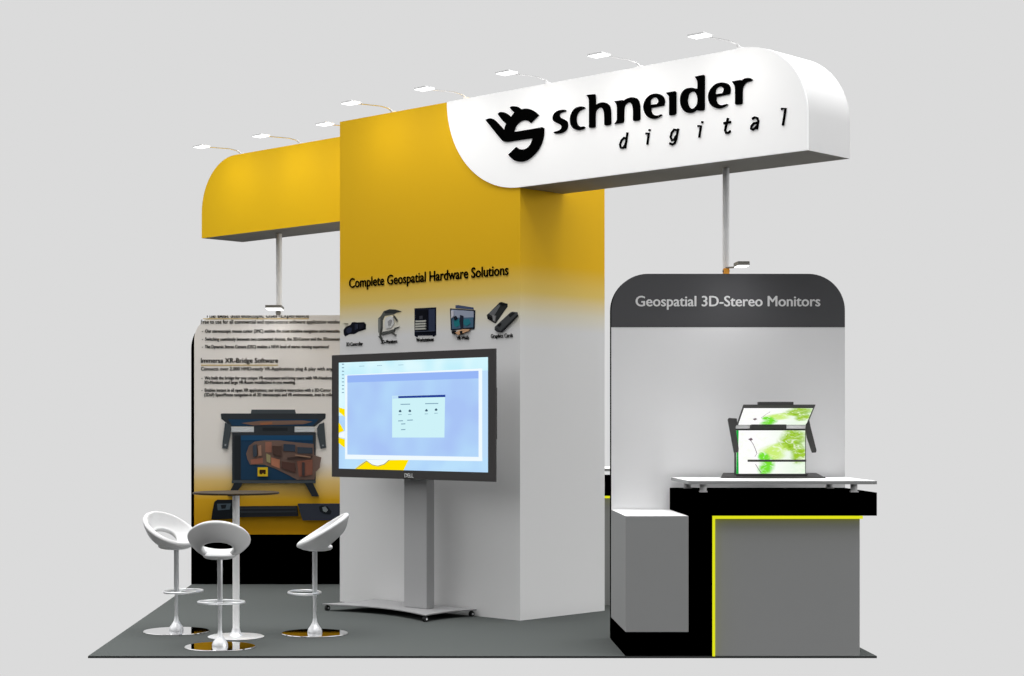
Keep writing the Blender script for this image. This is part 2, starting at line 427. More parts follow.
letters = [(z2, [[(183,350,c),(178,338),(150,337),(115,345),(85,368),(71,400),(78,430),(105,448),(135,462),(147,482),(138,502),(115,515),(78,525,c),(90,538),(130,537),(165,525),(190,500),(198,465),(190,435),(165,418),(135,402),(127,382),(140,364)]]),
 (z2, [[(345,325,c),(333,312),(300,310),(260,325),(230,365),(217,415),(225,465),(250,498),(290,510),(325,503),(346,488,c),(335,478),(305,480),(280,462),(270,420),(278,375),(302,345)]]),
 (z2, [[(357,212,c),(425,205,c),(433,215,c),(433,298,c),(465,280),(505,275),(540,292),(560,335),(563,455,c),(550,466),(518,470),(508,460,c),(506,370),(495,330),(475,318),(450,330),(433,365),(431,480,c),(418,488),(385,490),(378,482,c),(378,270),(372,235)]]),
 (z2, [[(592,265,c),(660,255,c),(668,262,c),(705,240),(745,232),(785,245),(805,290),(810,415,c),(795,428),(760,432),(750,424,c),(750,340),(740,292),(715,275),(690,290),(675,325),(672,430,c),(660,447),(592,458,c),(612,430),(615,400),(614,310),(607,285)]]),
 (z3, [[(165,345,c),(172,310),(160,270),(130,248),(90,243),(45,258),(10,295),(-7,345),(0,395),(25,435),(65,455),(110,450),(150,425,c),(143,418),(110,428),(75,420),(58,392),(58,364,c)], [(52,338,c),(52,300),(70,280),(95,275),(115,290),(120,312),(108,331,c)]]),
 (z3, [[(183,235,c),(258,222,c),(268,232,c),(268,410,c),(255,422),(220,427),(210,420,c),(210,280),(203,258)]]),
 (z3, [[(425,100,c),(500,84,c),(510,95,c),(508,375,c),(495,385),(460,387),(440,383),(415,400),(380,407),(340,393),(310,345),(303,290),(315,240),(350,203),(400,193),(432,200),(450,200,c),(450,150),(442,122)], [(365,300),(375,250),(400,228),(430,232),(447,265),(450,305),(440,345),(410,370),(385,362),(370,335)]]),
 (z3, [[(722,247,c),(728,205),(715,170),(685,153),(645,150),(600,165),(560,205),(540,255),(545,305),(570,345),(610,367),(655,365),(706,338,c),(697,330),(660,340),(630,335),(610,310),(608,272,c)], [(603,248,c),(603,212),(622,190),(645,183),(668,195),(672,215),(660,240,c)]]),
 (z3, [[(740,140,c),(810,127,c),(825,130,c),(850,115),(885,110),(916,125,c),(900,138),(865,148),(840,175),(830,210),(828,322,c),(815,333),(775,336),(767,328,c),(767,200),(760,170)]])]
for zm, loops in letters:
    outline_mesh('company_letter', [traced(l, zm) for l in loops], VS-0.006, 0.01, M_ink, hs, O)
z4 = zmap(610, 95, 190/1024)
strokes = [[(91,236),(78,231),(64,245),(56,268),(60,284),(72,286),(84,270),(91,248)], [(96,202),(84,288)], [(194,208),(211,206),(203,268)], [(216,184),(214,195)],
    [(364,190),(347,187),(334,205),(329,228),(336,245),(349,240),(358,220)], [(370,181),(358,240),(351,260),(338,267),(322,260)], [(474,168),(492,166),(483,230)], [(500,141),(498,153)],
    [(638,124),(622,190),(628,205),(640,204),(652,194)], [(614,153),(654,146)], [(768,130),(782,121),(796,125),(801,140),(793,186)], [(797,150),(778,153),(765,168),(762,182),(772,187),(785,178),(796,166)],
    [(924,76),(948,72),(934,165)]]
for grp in ((0, 1), (2, 3), (4, 5), (6, 7), (8, 9), (10, 11), (12,)):
    mbw = MB(O)
    for g_ in grp:
        st = strokes[g_]
        ribbon(mbw, [z4(p) for p in st], 0.016, VS-0.008, VS, M_ink)
    mbw.build('small_letter', hs)


# ================================================================== YELLOW HEADER BEAM
yb = thing('header_beam', 'plain yellow box beam with a rounded end, reaching left from the tower top', 'beam', tw(0, 0.5, 3.24), R45)
mb = MB((0, 0.5, 3.24))
prof = [(-0.001, 3.24), (-0.001, TOP)]+quarter(-2.0, TOP-0.5, 0.5, 90, 180)+[(-2.5, 3.24)]
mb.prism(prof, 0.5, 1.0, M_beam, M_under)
mb.build('beam_body', yb, smooth=True)

# ================================================================== ARM LAMPS along the top edges
def make_arm_lamp(label, u, v0):
    t = thing('arm_lamp', label, 'lamp', tw(u, v0, TOP), R45, 'arm lamps along the top edges')
    mb = MB(); mb.box((-0.02, 0.004, 0.001), (0.02, 0.04, 0.012), M_lamp); mb.tube([(0, 0.012, 0.01), (0, -0.03, 0.03)], 0.007, M_lamp); mb.build('bracket', t)
    MB().tube([(0, -0.03, 0.03), (0.0, -0.12, 0.038), (0, -0.395, 0.024)], 0.0055, M_chrome).build('arm', t, smooth=True)
    h = MB().prism([(-0.066, 0.017), (0.066, 0.017), (0.062, 0.027), (-0.062, 0.027)], -0.49, -0.39, M_lamp).build('lamp_head', t)
    MB().box((-0.061, -0.486, 0.013), (0.061, -0.394, 0.0172), M_lit).build('lamp_glass', h)
    ld = bpy.data.lights.new('lamp_light', 'AREA'); ld.shape = 'RECTANGLE'; ld.size = 0.12; ld.size_y = 0.08; ld.energy = LAMP_W
    ld.color = (1, 0.97, 0.92)
    lo = bpy.data.objects.new('lamp_light', ld); scene.collection.objects.link(lo); lo.parent = t
    lo.location = (0, -0.44, 0.006); lo.rotation_euler = (math.radians(22), 0, 0)
    return t
LAMP_W = 1.7
labels = ['arm lamp leftmost above the yellow front of the tower', 'arm lamp above the right edge of the yellow tower front, beside the white sign',
    'arm lamp above the emblem, leftmost of those wholly over the white sign', 'arm lamp above the middle of the white sign, over the letter n', 'rightmost arm lamp of all, above the last letters of the white sign']
lamp0 = None
us = [(a-AX)*SQ for a in (-0.248, 0.329, 0.921, 1.523, 2.119)]
yus = [((a-AX)*SQ-0.5) for a in (-1.694, -1.10, -0.506)]
lamp0 = make_arm_lamp(labels[0], us[0], 0.0)
for l_, u_ in zip(labels[1:], us[1:]):
    clone(lamp0, tw(u_, 0.0, TOP), R45, l_)
for l_, u_ in zip(['leftmost arm lamp of all, above the rounded end of the yellow beam', 'arm lamp above the middle of the yellow beam', 'arm lamp above the yellow beam, nearest to the tower'], yus):
    clone(lamp0, tw(u_, 0.5, TOP), R45, l_)

# ================================================================== RIGHT DISPLAY WALL
dw0, dw1 = 11.90-D0, 11.985-D0
wz = 2.497
rw = thing('display_wall', 'grey freestanding wall with rounded top corners and a dark header, behind the counter', 'display wall', (2.09, dw1, 0))
O = (2.09, dw1, 0)
def wallprof(x0, x1, top, r=0.25, z0=0.0):
    return [(x0, z0), (x1, z0)]+quarter(x1-r, top-r, r, 0, 90)+quarter(x0+r, top-r, r, 90, 180)
hz = 2.132
mb = MB(O)
mb.prism([(1.293, 0), (2.889, 0), (2.889, hz), (1.293, hz)], dw0, dw1, M_wall, M_black, M_black)
mb.build('panel', rw)
mb = MB(O)
mb.prism([(1.293, hz), (2.889, hz)]+quarter(2.889-0.25, wz-0.25, 0.25, 0, 90)+quarter(1.293+0.25, wz-0.25, 0.25, 90, 180), dw0-0.001, dw1, M_dark, M_black, M_black)
mb.build('header_panel', rw)
xa, zt = fp(635.8, 306.2, 11.9); xb, _ = fp(820, 306.2, 11.9)
lettering('header_lettering', 'Geospatial 3D-Stereo Monitors', xa, xb, zt, 0.074, dw0-0.002, M_lettergrey, rw, bold=0.022, depth=0.001, off=O)

def make_post(label, px, dsum, ztop, r):
    a = (px-CX)/F; d = dsum/(1+a); X = dsum-d
    t = MB().lathe([(r, 0.01), (r, ztop)], (0, 0, 0), M_post, 24).build('support_post', smooth=True)
    t.location = (X, d-D0, 0)
    tag(t, label, 'post'); 
    return t
make_post('round white post rising behind the dark-headed wall to the white sign', 726.0, 14.119, 3.238, 0.023)
make_post('round white post rising behind the text banner to the yellow beam', 279.0, 14.826, 3.238, 0.028)

# ================================================================== COUNTERS
def make_counter(label, x, y, dep):
    """black frame, grey front, yellow light line and a thin white top on stand-offs; width 1.19"""
    t = thing('display_counter', label, 'counter', (x, y, 0))
    k = 0.148
    mb = MB()
    mb.box((0, 0, 0.889), (1.191, dep, 1.036), M_black)
    mb.box((0, 0, 0), (k, dep, 0.889), M_black)
    mb.build('frame', t)
    mb = MB(); mb.box((k+0.001, 0.012, 0), (1.085, dep, 0.888), M_counter); mb.build('front_panel', t)
    mb = MB(); mb.box((k, -0.018, 0.0), (k+0.015, 0.011, 0.888), M_led); mb.box((k+0.0155, -0.018, 0.870), (1.098, 0.011, 0.888), M_led); mb.build('light_strip', t)
    mb = MB(); mb.box((0, 0.0, 1.088), (1.191, dep-0.06, 1.109), M_counter)  # slab edges grey: the dim front light is put into their colour
    mb.box((0.001, 0.001, 1.109), (1.190, dep-0.061, 1.1095), M_white); mb.build('counter_top', t)
    for sx, sy in ((0.10, 0.06), (1.06, 0.06), (0.10, dep-0.14), (1.06, dep-0.14)):
        mb = MB(); mb.box((sx-0.024, sy-0.024, 1.036), (sx+0.024, sy+0.024, 1.044), M_white); mb.lathe([(0.022, 1.044), (0.022, 1.088)], (sx, sy, 0), M_white, 16)
        mb.build('stand_off', t)
    return t
c1 = make_counter('black and grey counter with yellow light line and white top, under the stereo monitor', 1.692, 0.0, 0.857)
MB().box((-0.402, 0.0, 0), (0, 0.857, 0.152), M_black).build('plinth', c1)
make_counter('far counter, only a sliver showing between the tower and the dark-headed wall', 1.22, 14.15-D0, 0.85)

cb = thing('cabinet', 'plain light grey box cabinet standing on the black plinth left of the counter', 'cabinet', (1.49, 0.42, 0.152))
O = (1.49, 0.42, 0.152)
mb = MB(O); mb.box((1.291, 0.0, 0.1525), (1.689, 0.855, 0.872), M_counter); mb.build('body', cb)
mb = MB(O); mb.box((1.291, 0.0, 0.8722), (1.689, 0.855, 0.8865), M_counter); mb.box((1.2915, 0.0005, 0.8866), (1.6885, 0.8545, 0.887), M_white); mb.build('cabinet_top', cb)  # overhead light put into the cabinet's colour as a white top skin

# ================================================================== LEFT BANNER
DB = 16.0
yb0 = DB-D0
bt = thing('text_banner', 'black-edged wall banner of software text over a stereo monitor picture, yellow at the foot', 'banner', (-1.3, yb0+0.1, 0))
O = (-1.3, yb0+0.1, 0)
btop = fp(0, 315.2, DB)[1]
mb = MB(O)
mb.prism(wallprof(-2.122, -0.50, btop-0.004, 0.30), yb0+0.015, yb0+0.10, M_black); mb.build('panel', bt)
x0b = fp(194.2, 0, DB)[0]; zlow = fp(0, 534.5, DB)[1]
mb = MB((-1.3, yb0+0.1, 0)); mb.prism(wallprof(x0b, -0.502, btop, 0.23, zlow), yb0, yb0+0.014, M_banner); mb.build('printed_sheet', bt)
def bline(name, body, p0, p1, pyb, h, bold, cut=None):
    a, z = fp(p0, pyb, DB); b, _ = fp(p1, pyb, DB)
    lettering(name, body, a, b, z, h, yb0-0.003, M_ink, bt, bold=bold, off=O, cut=cut)
bline('heading_lettering', 'The Best Stereoscopic User-Experience', 205.5, 309, 317.6, 0.046, 0.02, btop-0.003)
bline('subheading_lettering', 'Free to use for all commercial and open-source software application vendors', 201, 342, 323.6, 0.037, 0.015)
bline('body_lettering', '-  Our stereoscopic mouse cursor (3MC) enables the most intuitive navigation and interaction in', 202, 345, 332.6, 0.032, 0.024)
bline('body_lettering', '-  Switching seamlessly between two connected devices, the 3D-Cursor and the 3Dconnexion', 202, 343, 340.6, 0.032, 0.024)
bline('body_lettering', '-  The Dynamic Stereo Camera (DSC) enables a NEW level of stereo viewing experience!', 202, 329, 348.2, 0.032, 0.024)
bline('heading_lettering', 'Immersa XR-Bridge Software', 201, 278, 362.8, 0.046, 0.022)
bline('subheading_lettering', 'Connects over 2.000 HMD-ready VR-Applications plug & play with any p', 201, 336, 370.4, 0.034, 0.014)
bline('body_lettering', '-  We built the bridge for one unique VR-ecosystem and bring users with VR-Headsets, a', 201.5, 336, 379.4, 0.031, 0.024)
bline('body_lettering', '3D-Monitors and large VR-Room installations in one meeting.', 204.3, 295.5, 383.8, 0.031, 0.024)
bline('body_lettering', '-  Enables instant in all open XR applications, our intuitive interaction with a 3D-Cursor', 201.5, 331, 391.6, 0.031, 0.024)
bline('body_lettering', '(3DoF) SpaceMouse navigation in all 3D stereoscopic and VR environments, even in collab', 204.3, 334, 396.2, 0.031, 0.024)
bc = lambda px, py: (lambda q: (q[0]-O[0], q[1]))(fp(px, py, DB))
ul = [((206, 178, 96), [(203, 318.4), (309, 318.4), (309, 319.2), (203, 319.2)]), ((206, 178, 96), [(201, 364.8), (278, 364.8), (278, 365.6), (201, 365.6)])]
pic('underlines', ul, 0, 0, 1, bt, yb0-O[1], bc)
q = 170/884
G1, G2, G3, NV = (70, 76, 80), (54, 58, 62), (40, 44, 48), (34, 62, 88)
sh = [(G1, [(372,102),(598,102),(603,122),(368,122)]), (G2, [(212,126),(216,122),(754,122),(758,126),(756,148),(700,190),(265,190),(215,150)]),
    (NV, [(250,152),(722,152),(690,186),(272,186)]), ((120, 96, 84), [(320,172),(420,160),(640,158),(690,165),(640,178),(380,184)]), ((150, 100, 72), [(415,170),(480,166),(480,178),(420,182)]),
    ((200, 204, 206), [(262,194),(700,194),(700,218),(262,218)]),
    (G2, [(385,190),(596,190),(596,220),(385,220)]), (G3, [(430,196),(560,196),(560,212),(430,212)]),
    (G1, [(235,170),(262,180),(268,200),(262,240),(248,306),(220,302),(222,270)]), (G1, [(725,178),(750,168),(760,300),(732,306),(716,240),(712,200)]),
    ((160, 164, 168), [(234,280),(242,282),(240,292),(232,290)]), ((140, 144, 148), [(740,285),(748,285),(748,292),(740,292)]),
    (G2, [(272,220),(706,220),(706,482),(272,482)]), (NV, [(318,236),(692,236),(692,466),(318,466)]), (G3, [(284,236),(316,236),(316,466),(284,466)]),
    ((34, 74, 108), [(318,236),(692,236),(692,262),(318,262)]),
    ((112, 92, 84), [(345,330),(360,290),(390,268),(440,262),(520,262),(600,272),(695,280),(700,340),(735,350),(726,405),(706,425),(700,465),(610,466),(560,440),(500,410),(440,388),(366,388),(352,360)]),
    ((150, 104, 88), [(445,270),(478,270),(478,325),(445,322)]), ((152, 100, 84), [(368,362),(432,352),(432,380),(372,386)]), ((176, 118, 92), [(476,350),(520,362),(520,408),(476,390)]),
    ((150, 142, 104), [(450,330),(472,340),(472,380),(452,372)]), ((56, 66, 80), [(540,280),(600,284),(600,320),(540,316)]), ((60, 68, 78), [(612,296),(690,300),(690,330),(612,330)]),
    ((84, 60, 54), [(530,370),(600,380),(600,430),(530,405)]), ((130, 84, 70), [(610,370),(690,360),(690,440),(620,450)]), ((70, 56, 52), [(560,350),(690,340),(690,352),(560,360)]),
    ((62, 70, 80), [(380,290),(400,280),(402,340),(384,350)]), ((150, 116, 98), [(408,290),(424,286),(426,340),(410,345)]), ((66, 60, 60), [(636,375),(650,375),(650,445),(636,445)]),
    ((78, 60, 54), [(482,290),(530,292),(530,345),(486,335)]), ((150, 120, 100), [(600,335),(680,345),(680,352),(600,342)]),
    ((212, 178, 40), [(406,402),(458,402),(458,448),(406,448)]), ((60, 40, 20), [(416,414),(448,414),(448,434),(440,438),(434,430),(426,438),(416,434)]),
    (G1, [(272,470),(706,470),(706,484),(272,484)]),
    (G3, [(285,482),(330,482),(285,550),(250,550)]), (G3, [(650,482),(690,482),(724,552),(688,552)]),
    ((24, 28, 32), [(182,580),(196,570),(276,570),(276,668),(166,672),(174,620)]), ((70, 82, 90), [(196,590),(268,588),(262,620),(200,624)]), ((30, 34, 38), [(215,596),(245,594),(240,614),(220,616)]),
    ((36, 38, 42), [(306,604),(610,602),(616,654),(306,660)]), ((50, 54, 58), [(316,610),(604,608),(606,616),(316,618)]), ((50, 54, 58), [(316,628),(606,626),(608,634),(316,638)]),
    ((52, 56, 66), [(614,590),(1000,590),(1000,674),(640,676)]), ((28, 32, 36), [(724,606),(740,598),(770,604),(790,630),(784,646),(752,644),(730,630)]), ((120, 128, 130), [(742,608),(758,604),(772,622),(762,634),(746,628)])]
pic('monitor_picture', sh, 180, 390, q, bt, yb0-O[1], bc)

# ================================================================== WALL TOP LAMPS
def wall_lamp(label, x, ytop, ztop, hx, hy0, hy1, hz_, hw, cm, power):
    t = thing('clamp_lamp', label, 'lamp', (x, ytop, ztop))
    mb = MB(); mb.box((-0.018, -0.03, 0), (0.018, 0.03, 0.04), cm); mb.tube([(-0.024, 0, 0.022), (0.024, 0, 0.022)], 0.009, M_lampdark); mb.build('clamp', t, bevel=0.004)
    hx -= x; hy0 -= ytop; hy1 -= ytop; hz_ -= ztop
    MB().tube([(0, -0.01, 0.045), (hx*0.6, hy1*0.5, hz_+0.012), (hx, hy1+0.02, hz_+0.012)], 0.006, M_lampdark).build('arm', t, smooth=True)
    h = MB().box((hx-hw/2, hy0, hz_), (hx+hw/2, hy1, hz_+0.026), M_lampdark).build('lamp_head', t, bevel=0.002)
    MB().box((hx-hw/2+0.004, hy0+0.004, hz_-0.004), (hx+hw/2-0.004, hy1-0.004, hz_+0.0005), M_lit).build('lamp_glass', h)
    ld = bpy.data.lights.new('lamp_light', 'AREA'); ld.shape = 'RECTANGLE'; ld.size = hw; ld.size_y = hy1-hy0; ld.energy = power
    lo = bpy.data.objects.new('lamp_light', ld); scene.collection.objects.link(lo); lo.parent = t
    lo.location = (hx, (hy0+hy1)/2, hz_-0.012); lo.rotation_euler = (math.radians(14), 0, 0)
wall_lamp('small flat lamp on an orange clamp above the dark wall header', 2.085, (dw0+dw1)/2, wz, 2.122, 0.45, 0.60, 2.519, 0.08, M_orange, 1.6)
wall_lamp('small flat lamp clamped above the text banner', -1.325, yb0+0.06, btop+0.004, -1.33, yb0-0.42, yb0-0.12, 2.512, 0.145, M_lampdark, 0.7)

# ================================================================== TELEVISION AND ITS TROLLEY
VT = (13.17-S0)/SQ         # front plane of the set in the tower frame
uL, zT = tp(331.8, 355.4, VT); uR, _ = tp(494.9, 348.3, VT)
zT, zB = 2.0195, 1.0515
ts = thing('display_trolley', 'grey steel trolley on castors with one flat column, carrying the big television', 'stand', tw(0.86, -0.25, 0), R45)
O = (0.86, -0.25, 0)
# column
uc0, _ = tp(404, 600, -0.29); uc1, _ = tp(426.6, 600, -0.29)
mb = MB(O); mb.box((uc0, -0.29, 0.057), (uc1, -0.205, 1.60), M_stand); mb.build('column', ts, bevel=0.004)
mb = MB(O); mb.box((uc0-0.2, -0.342, 1.38), (uc1+0.2, -0.2905, 1.70), M_bezel); mb.build('mounting_plate', ts)
# base plate with incurved front and sides
f0, f1 = -0.58, -0.02
b0, b1 = 0.90-1.02, 0.90+0.22
ul_, _ = tp(325, 608, -0.577); ur_, _ = tp(422.6, 619, -0.577)
b0, b1 = ul_-0.03, ur_+0.03
def curve_pts(p, q, bow, n=14):
    P, Q = Vector(p), Vector(q); d = Q-P; nrm = Vector((-d.y, d.x)).normalized()
    return [tuple(P+d*i/n+nrm*bow*math.sin(math.pi*i/n)**1.0) for i in range(n)]
poly = curve_pts((b0, f0), (b1, f0), 0.13)+curve_pts((b1, f0), (b1+0.0, f1), 0.05)+curve_pts((b1, f1), (b0, f1), 0.0)+curve_pts((b0, f1), (b0, f0), 0.05)
mb = MB(O); mb.flat_prism(poly, 0.046, 0.056, M_standbase); mb.build('base_plate', ts, bevel=0.002)
for cu_, cv_ in ((b0+0.028, f0+0.03), (b1-0.028, f0+0.03), (b1-0.028, f1-0.03), (b0+0.028, f1-0.03)):
    mb = MB(O); mb.lathe([(0.010, 0.036), (0.010, 0.046)], (cu_, cv_, 0), M_rubber, 12)
    mb.tube([(cu_-0.012, cv_, 0.0205), (cu_+0.012, cv_, 0.0205)], 0.0205, M_rubber, 20)
    w_ = mb.build('castor', ts)
    MB(O).tube([(cu_-0.016, cv_, 0.0205), (cu_+0.016, cv_, 0.0205)], 0.008, M_alu, 12).build('wheel_hub', w_)
tv = thing('television', 'large television in a charcoal frame on the trolley, showing a pale blue desktop', 'television', tw((uL+uR)/2, VT, zB), R45)
O = ((uL+uR)/2, VT, zB)
s0 = tp(337.8, 362.5, VT); s1 = tp(488.0, 472.5, VT)
sL, sR = s0[0], s1[0]; sT = tp(488, 357, VT)[1]; sB = tp(488, 472.5, VT)[1]
mb = MB(O)
mb.box((uL, VT, zB), (uR, VT+0.018, sB), M_bezel); mb.box((uL, VT, sT), (uR, VT+0.018, zT), M_bezel)
mb.box((uL, VT, sB), (sL, VT+0.018, sT), M_bezel); mb.box((sR, VT, sB), (uR, VT+0.018, sT), M_bezel)
mb.build('frame', tv)
mb = MB(O); mb.box((uL+0.01, VT+0.018, zB+0.01), (uR-0.01, VT+0.026, zT-0.01), M_bezel)
mb.box((uL+0.1, VT+0.026, 1.36), (uR-0.05, VT+0.078, 1.735), M_bezel); mb.build('back_cover', tv)
for n_, c_ in (('screen_blue', (176, 212, 250)), ('screen_cyan', (196, 240, 252)), ('screen_window', (168, 196, 246)), ('screen_bar', (150, 182, 246)), ('screen_white', (240, 250, 255)), ('screen_dialog', (206, 242, 248)),
               ('screen_navy', (36, 64, 150)), ('screen_yellow', (255, 226, 0)), ('screen_line', (120, 130, 120)), ('screen_text', (130, 165, 185)), ('screen_strip', (190, 222, 250)), ('screen_icon', (60, 90, 110))):
    emitmat(n_, c_, 1.0)
# soft cloudy blue of the desktop window
def cloudy(m, c2, sc):
    t = m.node_tree; e = [n for n in t.nodes if n.type == 'EMISSION'][0]
    g = t.nodes.new('ShaderNodeTexCoord'); n = t.nodes.new('ShaderNodeTexNoise'); n.inputs['Scale'].default_value = sc; n.inputs['Detail'].default_value = 1
    r = t.nodes.new('ShaderNodeMapRange'); r.inputs['From Min'].default_value = 0.35; r.inputs['From Max'].default_value = 0.65
    mx = t.nodes.new('ShaderNodeMix'); mx.data_type = 'RGBA'
    mx.inputs[6].default_value = e.inputs[0].default_value[:]; mx.inputs[7].default_value = (*lin(c2), 1)
    t.links.new(g.outputs['Object'], n.inputs['Vector']); t.links.new(n.outputs['Fac'], r.inputs['Value']); t.links.new(r.outputs[0], mx.inputs[0]); t.links.new(mx.outputs[2], e.inputs[0])
cloudy(MATS['screen_window'], (178, 214, 250), 3.0); cloudy(MATS['screen_cyan'], (222, 250, 255), 4.0); cloudy(MATS['screen_blue'], (186, 224, 252), 4.0)
mb = MB(O)
kz = 200/845
def sp(pts): return [tp(320+x*kz, 340+y*kz, VT+0.004) for x, y in pts]
def layer(name, pts, k): 
    q_ = [(min(max(x, sL), sR), min(max(z, sB), sT)) for x, z in sp(pts)]
    mb.prism(q_, VT+0.012-0.001*k, VT+0.0125, MATS[name])
layer('screen_blue', [(60,80),(730,60),(730,575),(60,560)], 0)
layer('screen_cyan', [(60,80),(730,60),(730,128),(60,150)], 1)
layer('screen_cyan', [(60,150),(108,148),(108,320),(60,320)], 1)
layer('screen_yellow', [(78,285),(102,292),(102,325),(88,312),(78,305)], 2)
layer('screen_yellow', [(76,350),(84,358),(98,384),(76,392)], 2)
layer('screen_white', [(76,395),(102,385),(102,415),(76,410)], 2)
layer('screen_yellow', [(76,412),(102,420),(102,455),(88,445),(76,435)], 2)
layer('screen_yellow', [(145,560),(165,528),(192,510),(372,506),(350,566)], 2)
layer('screen_strip', [(683,130),(712,128),(712,498),(683,496)], 2)
layer('screen_white', [(104,148),(683,120),(683,512),(104,503)], 3)
layer('screen_window', [(114,150),(668,130),(668,494),(114,484)], 4)
layer('screen_bar', [(114,150),(668,130),(668,162),(114,180)], 5)
layer('screen_white', [(192,506),(288,506),(268,524),(240,531),(212,524)], 4)
layer('screen_dialog', [(304,236),(527,231),(524,412),(304,412)], 6)
layer('screen_navy', [(330,237),(528,231),(528,241),(330,246)], 7)
layer('screen_strip', [(306,238),(328,237),(328,247),(306,248)], 7)
for a, b, w_ in ((340, 270, 40), (444, 267, 55), (330, 340, 20), (342, 353, 18), (342, 377, 18), (368, 337, 24)):
    layer('screen_text', [(a, b), (a+w_, b-1), (a+w_, b+3), (a, b+4)], 7)
for a, b in ((338, 300), (379, 299), (449, 297), (490, 294)):
    layer('screen_icon', [(a-6, b), (a, b-6), (a+6, b), (a+4, b+5), (a-4, b+5)], 7)
    layer('screen_text', [(a-7, b+14), (a+7, b+14), (a+7, b+16), (a-7, b+17)], 7)
for i in range(9):
    layer('screen_text', [(92, 100+i*15), (99, 100+i*15), (99, 104+i*15), (92, 104+i*15)], 7)
for a in (165, 240, 330): layer('screen_text', [(a, 110-(a-165)*0.03), (a+20, 109-(a-165)*0.03), (a+20, 110.5-(a-165)*0.03), (a, 111.5-(a-165)*0.03)], 7)
for pa, pb in (((150,548),(172,528)), ((172,528),(196,510)), ((196,510),(220,527)), ((220,527),(245,532)), ((245,532),(270,524)), ((270,524),(290,507))):
    layer('screen_line', [pa, pb, (pb[0], pb[1]+2), (pa[0], pa[1]+2)], 7)
mb.build('screen', tv)
a, z_ = tp(404.8, 477.0, VT); b, _ = tp(413.6, 477.0, VT)
lettering('maker_lettering', 'DELL', a, b, z_-0.002, 0.032, VT-0.002, M_lettergrey, tv, bold=0.01, off=O)

# ================================================================== BISTRO TABLE
tx, ty = -1.284, 0.99
tb = thing('bistro_table', 'tall round bistro table with a thin brown top on a white pole, between the stools', 'table', (tx, ty, 0))
MB().lathe([(0.294, 0.988), (0.298, 0.991), (0.298, 0.999), (0.294, 1.002)], (0, 0, 0), M_table, 48).build('table_top', tb)
MB().lathe([(0.024, 0.02), (0.024, 0.985)], (0, 0, 0), M_post, 24).build('pole', tb, smooth=True)
MB().lathe([(0.19, 0.0), (0.195, 0.004), (0.185, 0.009), (0.05, 0.014), (0.032, 0.035), (0.026, 0.06)], (0, 0, 0), M_alu, 48).build('base_disc', tb, smooth=True)

# ================================================================== BAR STOOLS
def make_stool(label, loc, rot):
    t = thing('bar_stool', label, 'stool', loc, rot, 'white bar stools around the bistro table')
    MB().lathe([(0.229, 0.0), (0.233, 0.003), (0.231, 0.007), (0.229, 0.008)], (0, 0, 0), M_chrome, 64).build('base_disc', t)
    MB().lathe([(0.052, 0.0085), (0.052, 0.02), (0.046, 0.036), (0.030, 0.058), (0.018, 0.08), (0.0135, 0.11)], (0, 0, 0), M_alu, 32).build('flange', t, smooth=True)
    MB().lathe([(0.0125, 0.09), (0.0125, 0.27), (0.0175, 0.28), (0.0175, 0.585)], (0, 0, 0), M_alu, 24).build('column', t, smooth=True)
    ring = []
    for i in range(28):
        a = 2*math.pi*i/28
        ring.append((0.072+0.112*math.cos(a), 0.152*math.sin(a), 0.29))
    MB().tube(ring, 0.0085, M_alu, 10, closed=True).build('footrest', t, smooth=True)
    MB().lathe([(0.05, 0.583), (0.09, 0.592), (0.09, 0.60)], (0, 0, 0), M_alu, 24).build('seat_plate', t, smooth=True)
    # ring-shaped shell seat: pad in front, back rising round a low hole
    n, k = 40, 9
    vs, fs = [], []
    for i in range(n):
        a = 2*math.pi*i/n; ca, sa = math.cos(a), math.sin(a)
        wv = (1-ca)/2            # 0 front, 1 back
        Ox, Oy, Oz = -0.050+0.178*ca, 0.198*sa, 0.626+0.221*wv**1.05
        Ix, Iy, Iz = -0.118+0.055*ca, 0.098*sa, 0.604+0.108*wv**1.0
        for j in range(k):
            s_ = j/(k-1)
            sx = s_**(0.62+0.38*(1-wv)) if wv > 0.0 else s_
            sz = s_**(1.5-0.25*wv)
            x = Ix+(Ox-Ix)*sx; y = Iy+(Oy-Iy)*sx; z = Iz+(Oz-Iz)*sz
            z -= 0.012*(1-wv)*math.sin(math.pi*s_)
            vs.append((x, y, z))
    for i in range(n):
        for j in range(k-1):
            fs.append((i*k+j, ((i+1)%n)*k+j, ((i+1)%n)*k+j+1, i*k+j+1))
    o = MB().add(vs, fs, M_leather).build('seat_shell', t, smooth='all')
    pv, pf = [], []
    for j in range(9):
        ph = math.pi*j/8; rr = math.sin(ph)**0.55 if 0 < j < 8 else 0.02
        for i in range(32):
            a = 2*math.pi*i/32; cx_ = math.copysign(abs(math.cos(a))**0.75, math.cos(a)); cy_ = math.copysign(abs(math.sin(a))**0.75, math.sin(a))
            pv.append((-0.02+0.105*cx_*rr, 0.108*cy_*rr, 0.608+0.028*math.cos(ph)))
    for j in range(8):
        for i in range(32): pf.append((j*32+i, j*32+(i+1)%32, (j+1)*32+(i+1)%32, (j+1)*32+i))
    pf.append(tuple(range(32))); pf.append(tuple(8*32+i for i in range(32)))
    MB().add(pv, pf, M_leather).build('seat_pad', t, smooth=True)
    md = o.modifiers.new('thick', 'SOLIDIFY'); md.thickness = 0.036; md.offset = 0; md.use_even_offset = True
    md = o.modifiers.new('sub', 'SUBSURF'); md.levels = 2; md.render_levels = 2
    return t
st = make_stool('white leatherette bar stool nearest the viewer, its back turned to us', (-1.331, 0.44, 0), math.pi/2)
clone(st, (-1.74, 1.30, 0), math.atan2(-0.62, 0.78), 'white leatherette bar stool left of the table, its hollow shell facing us')
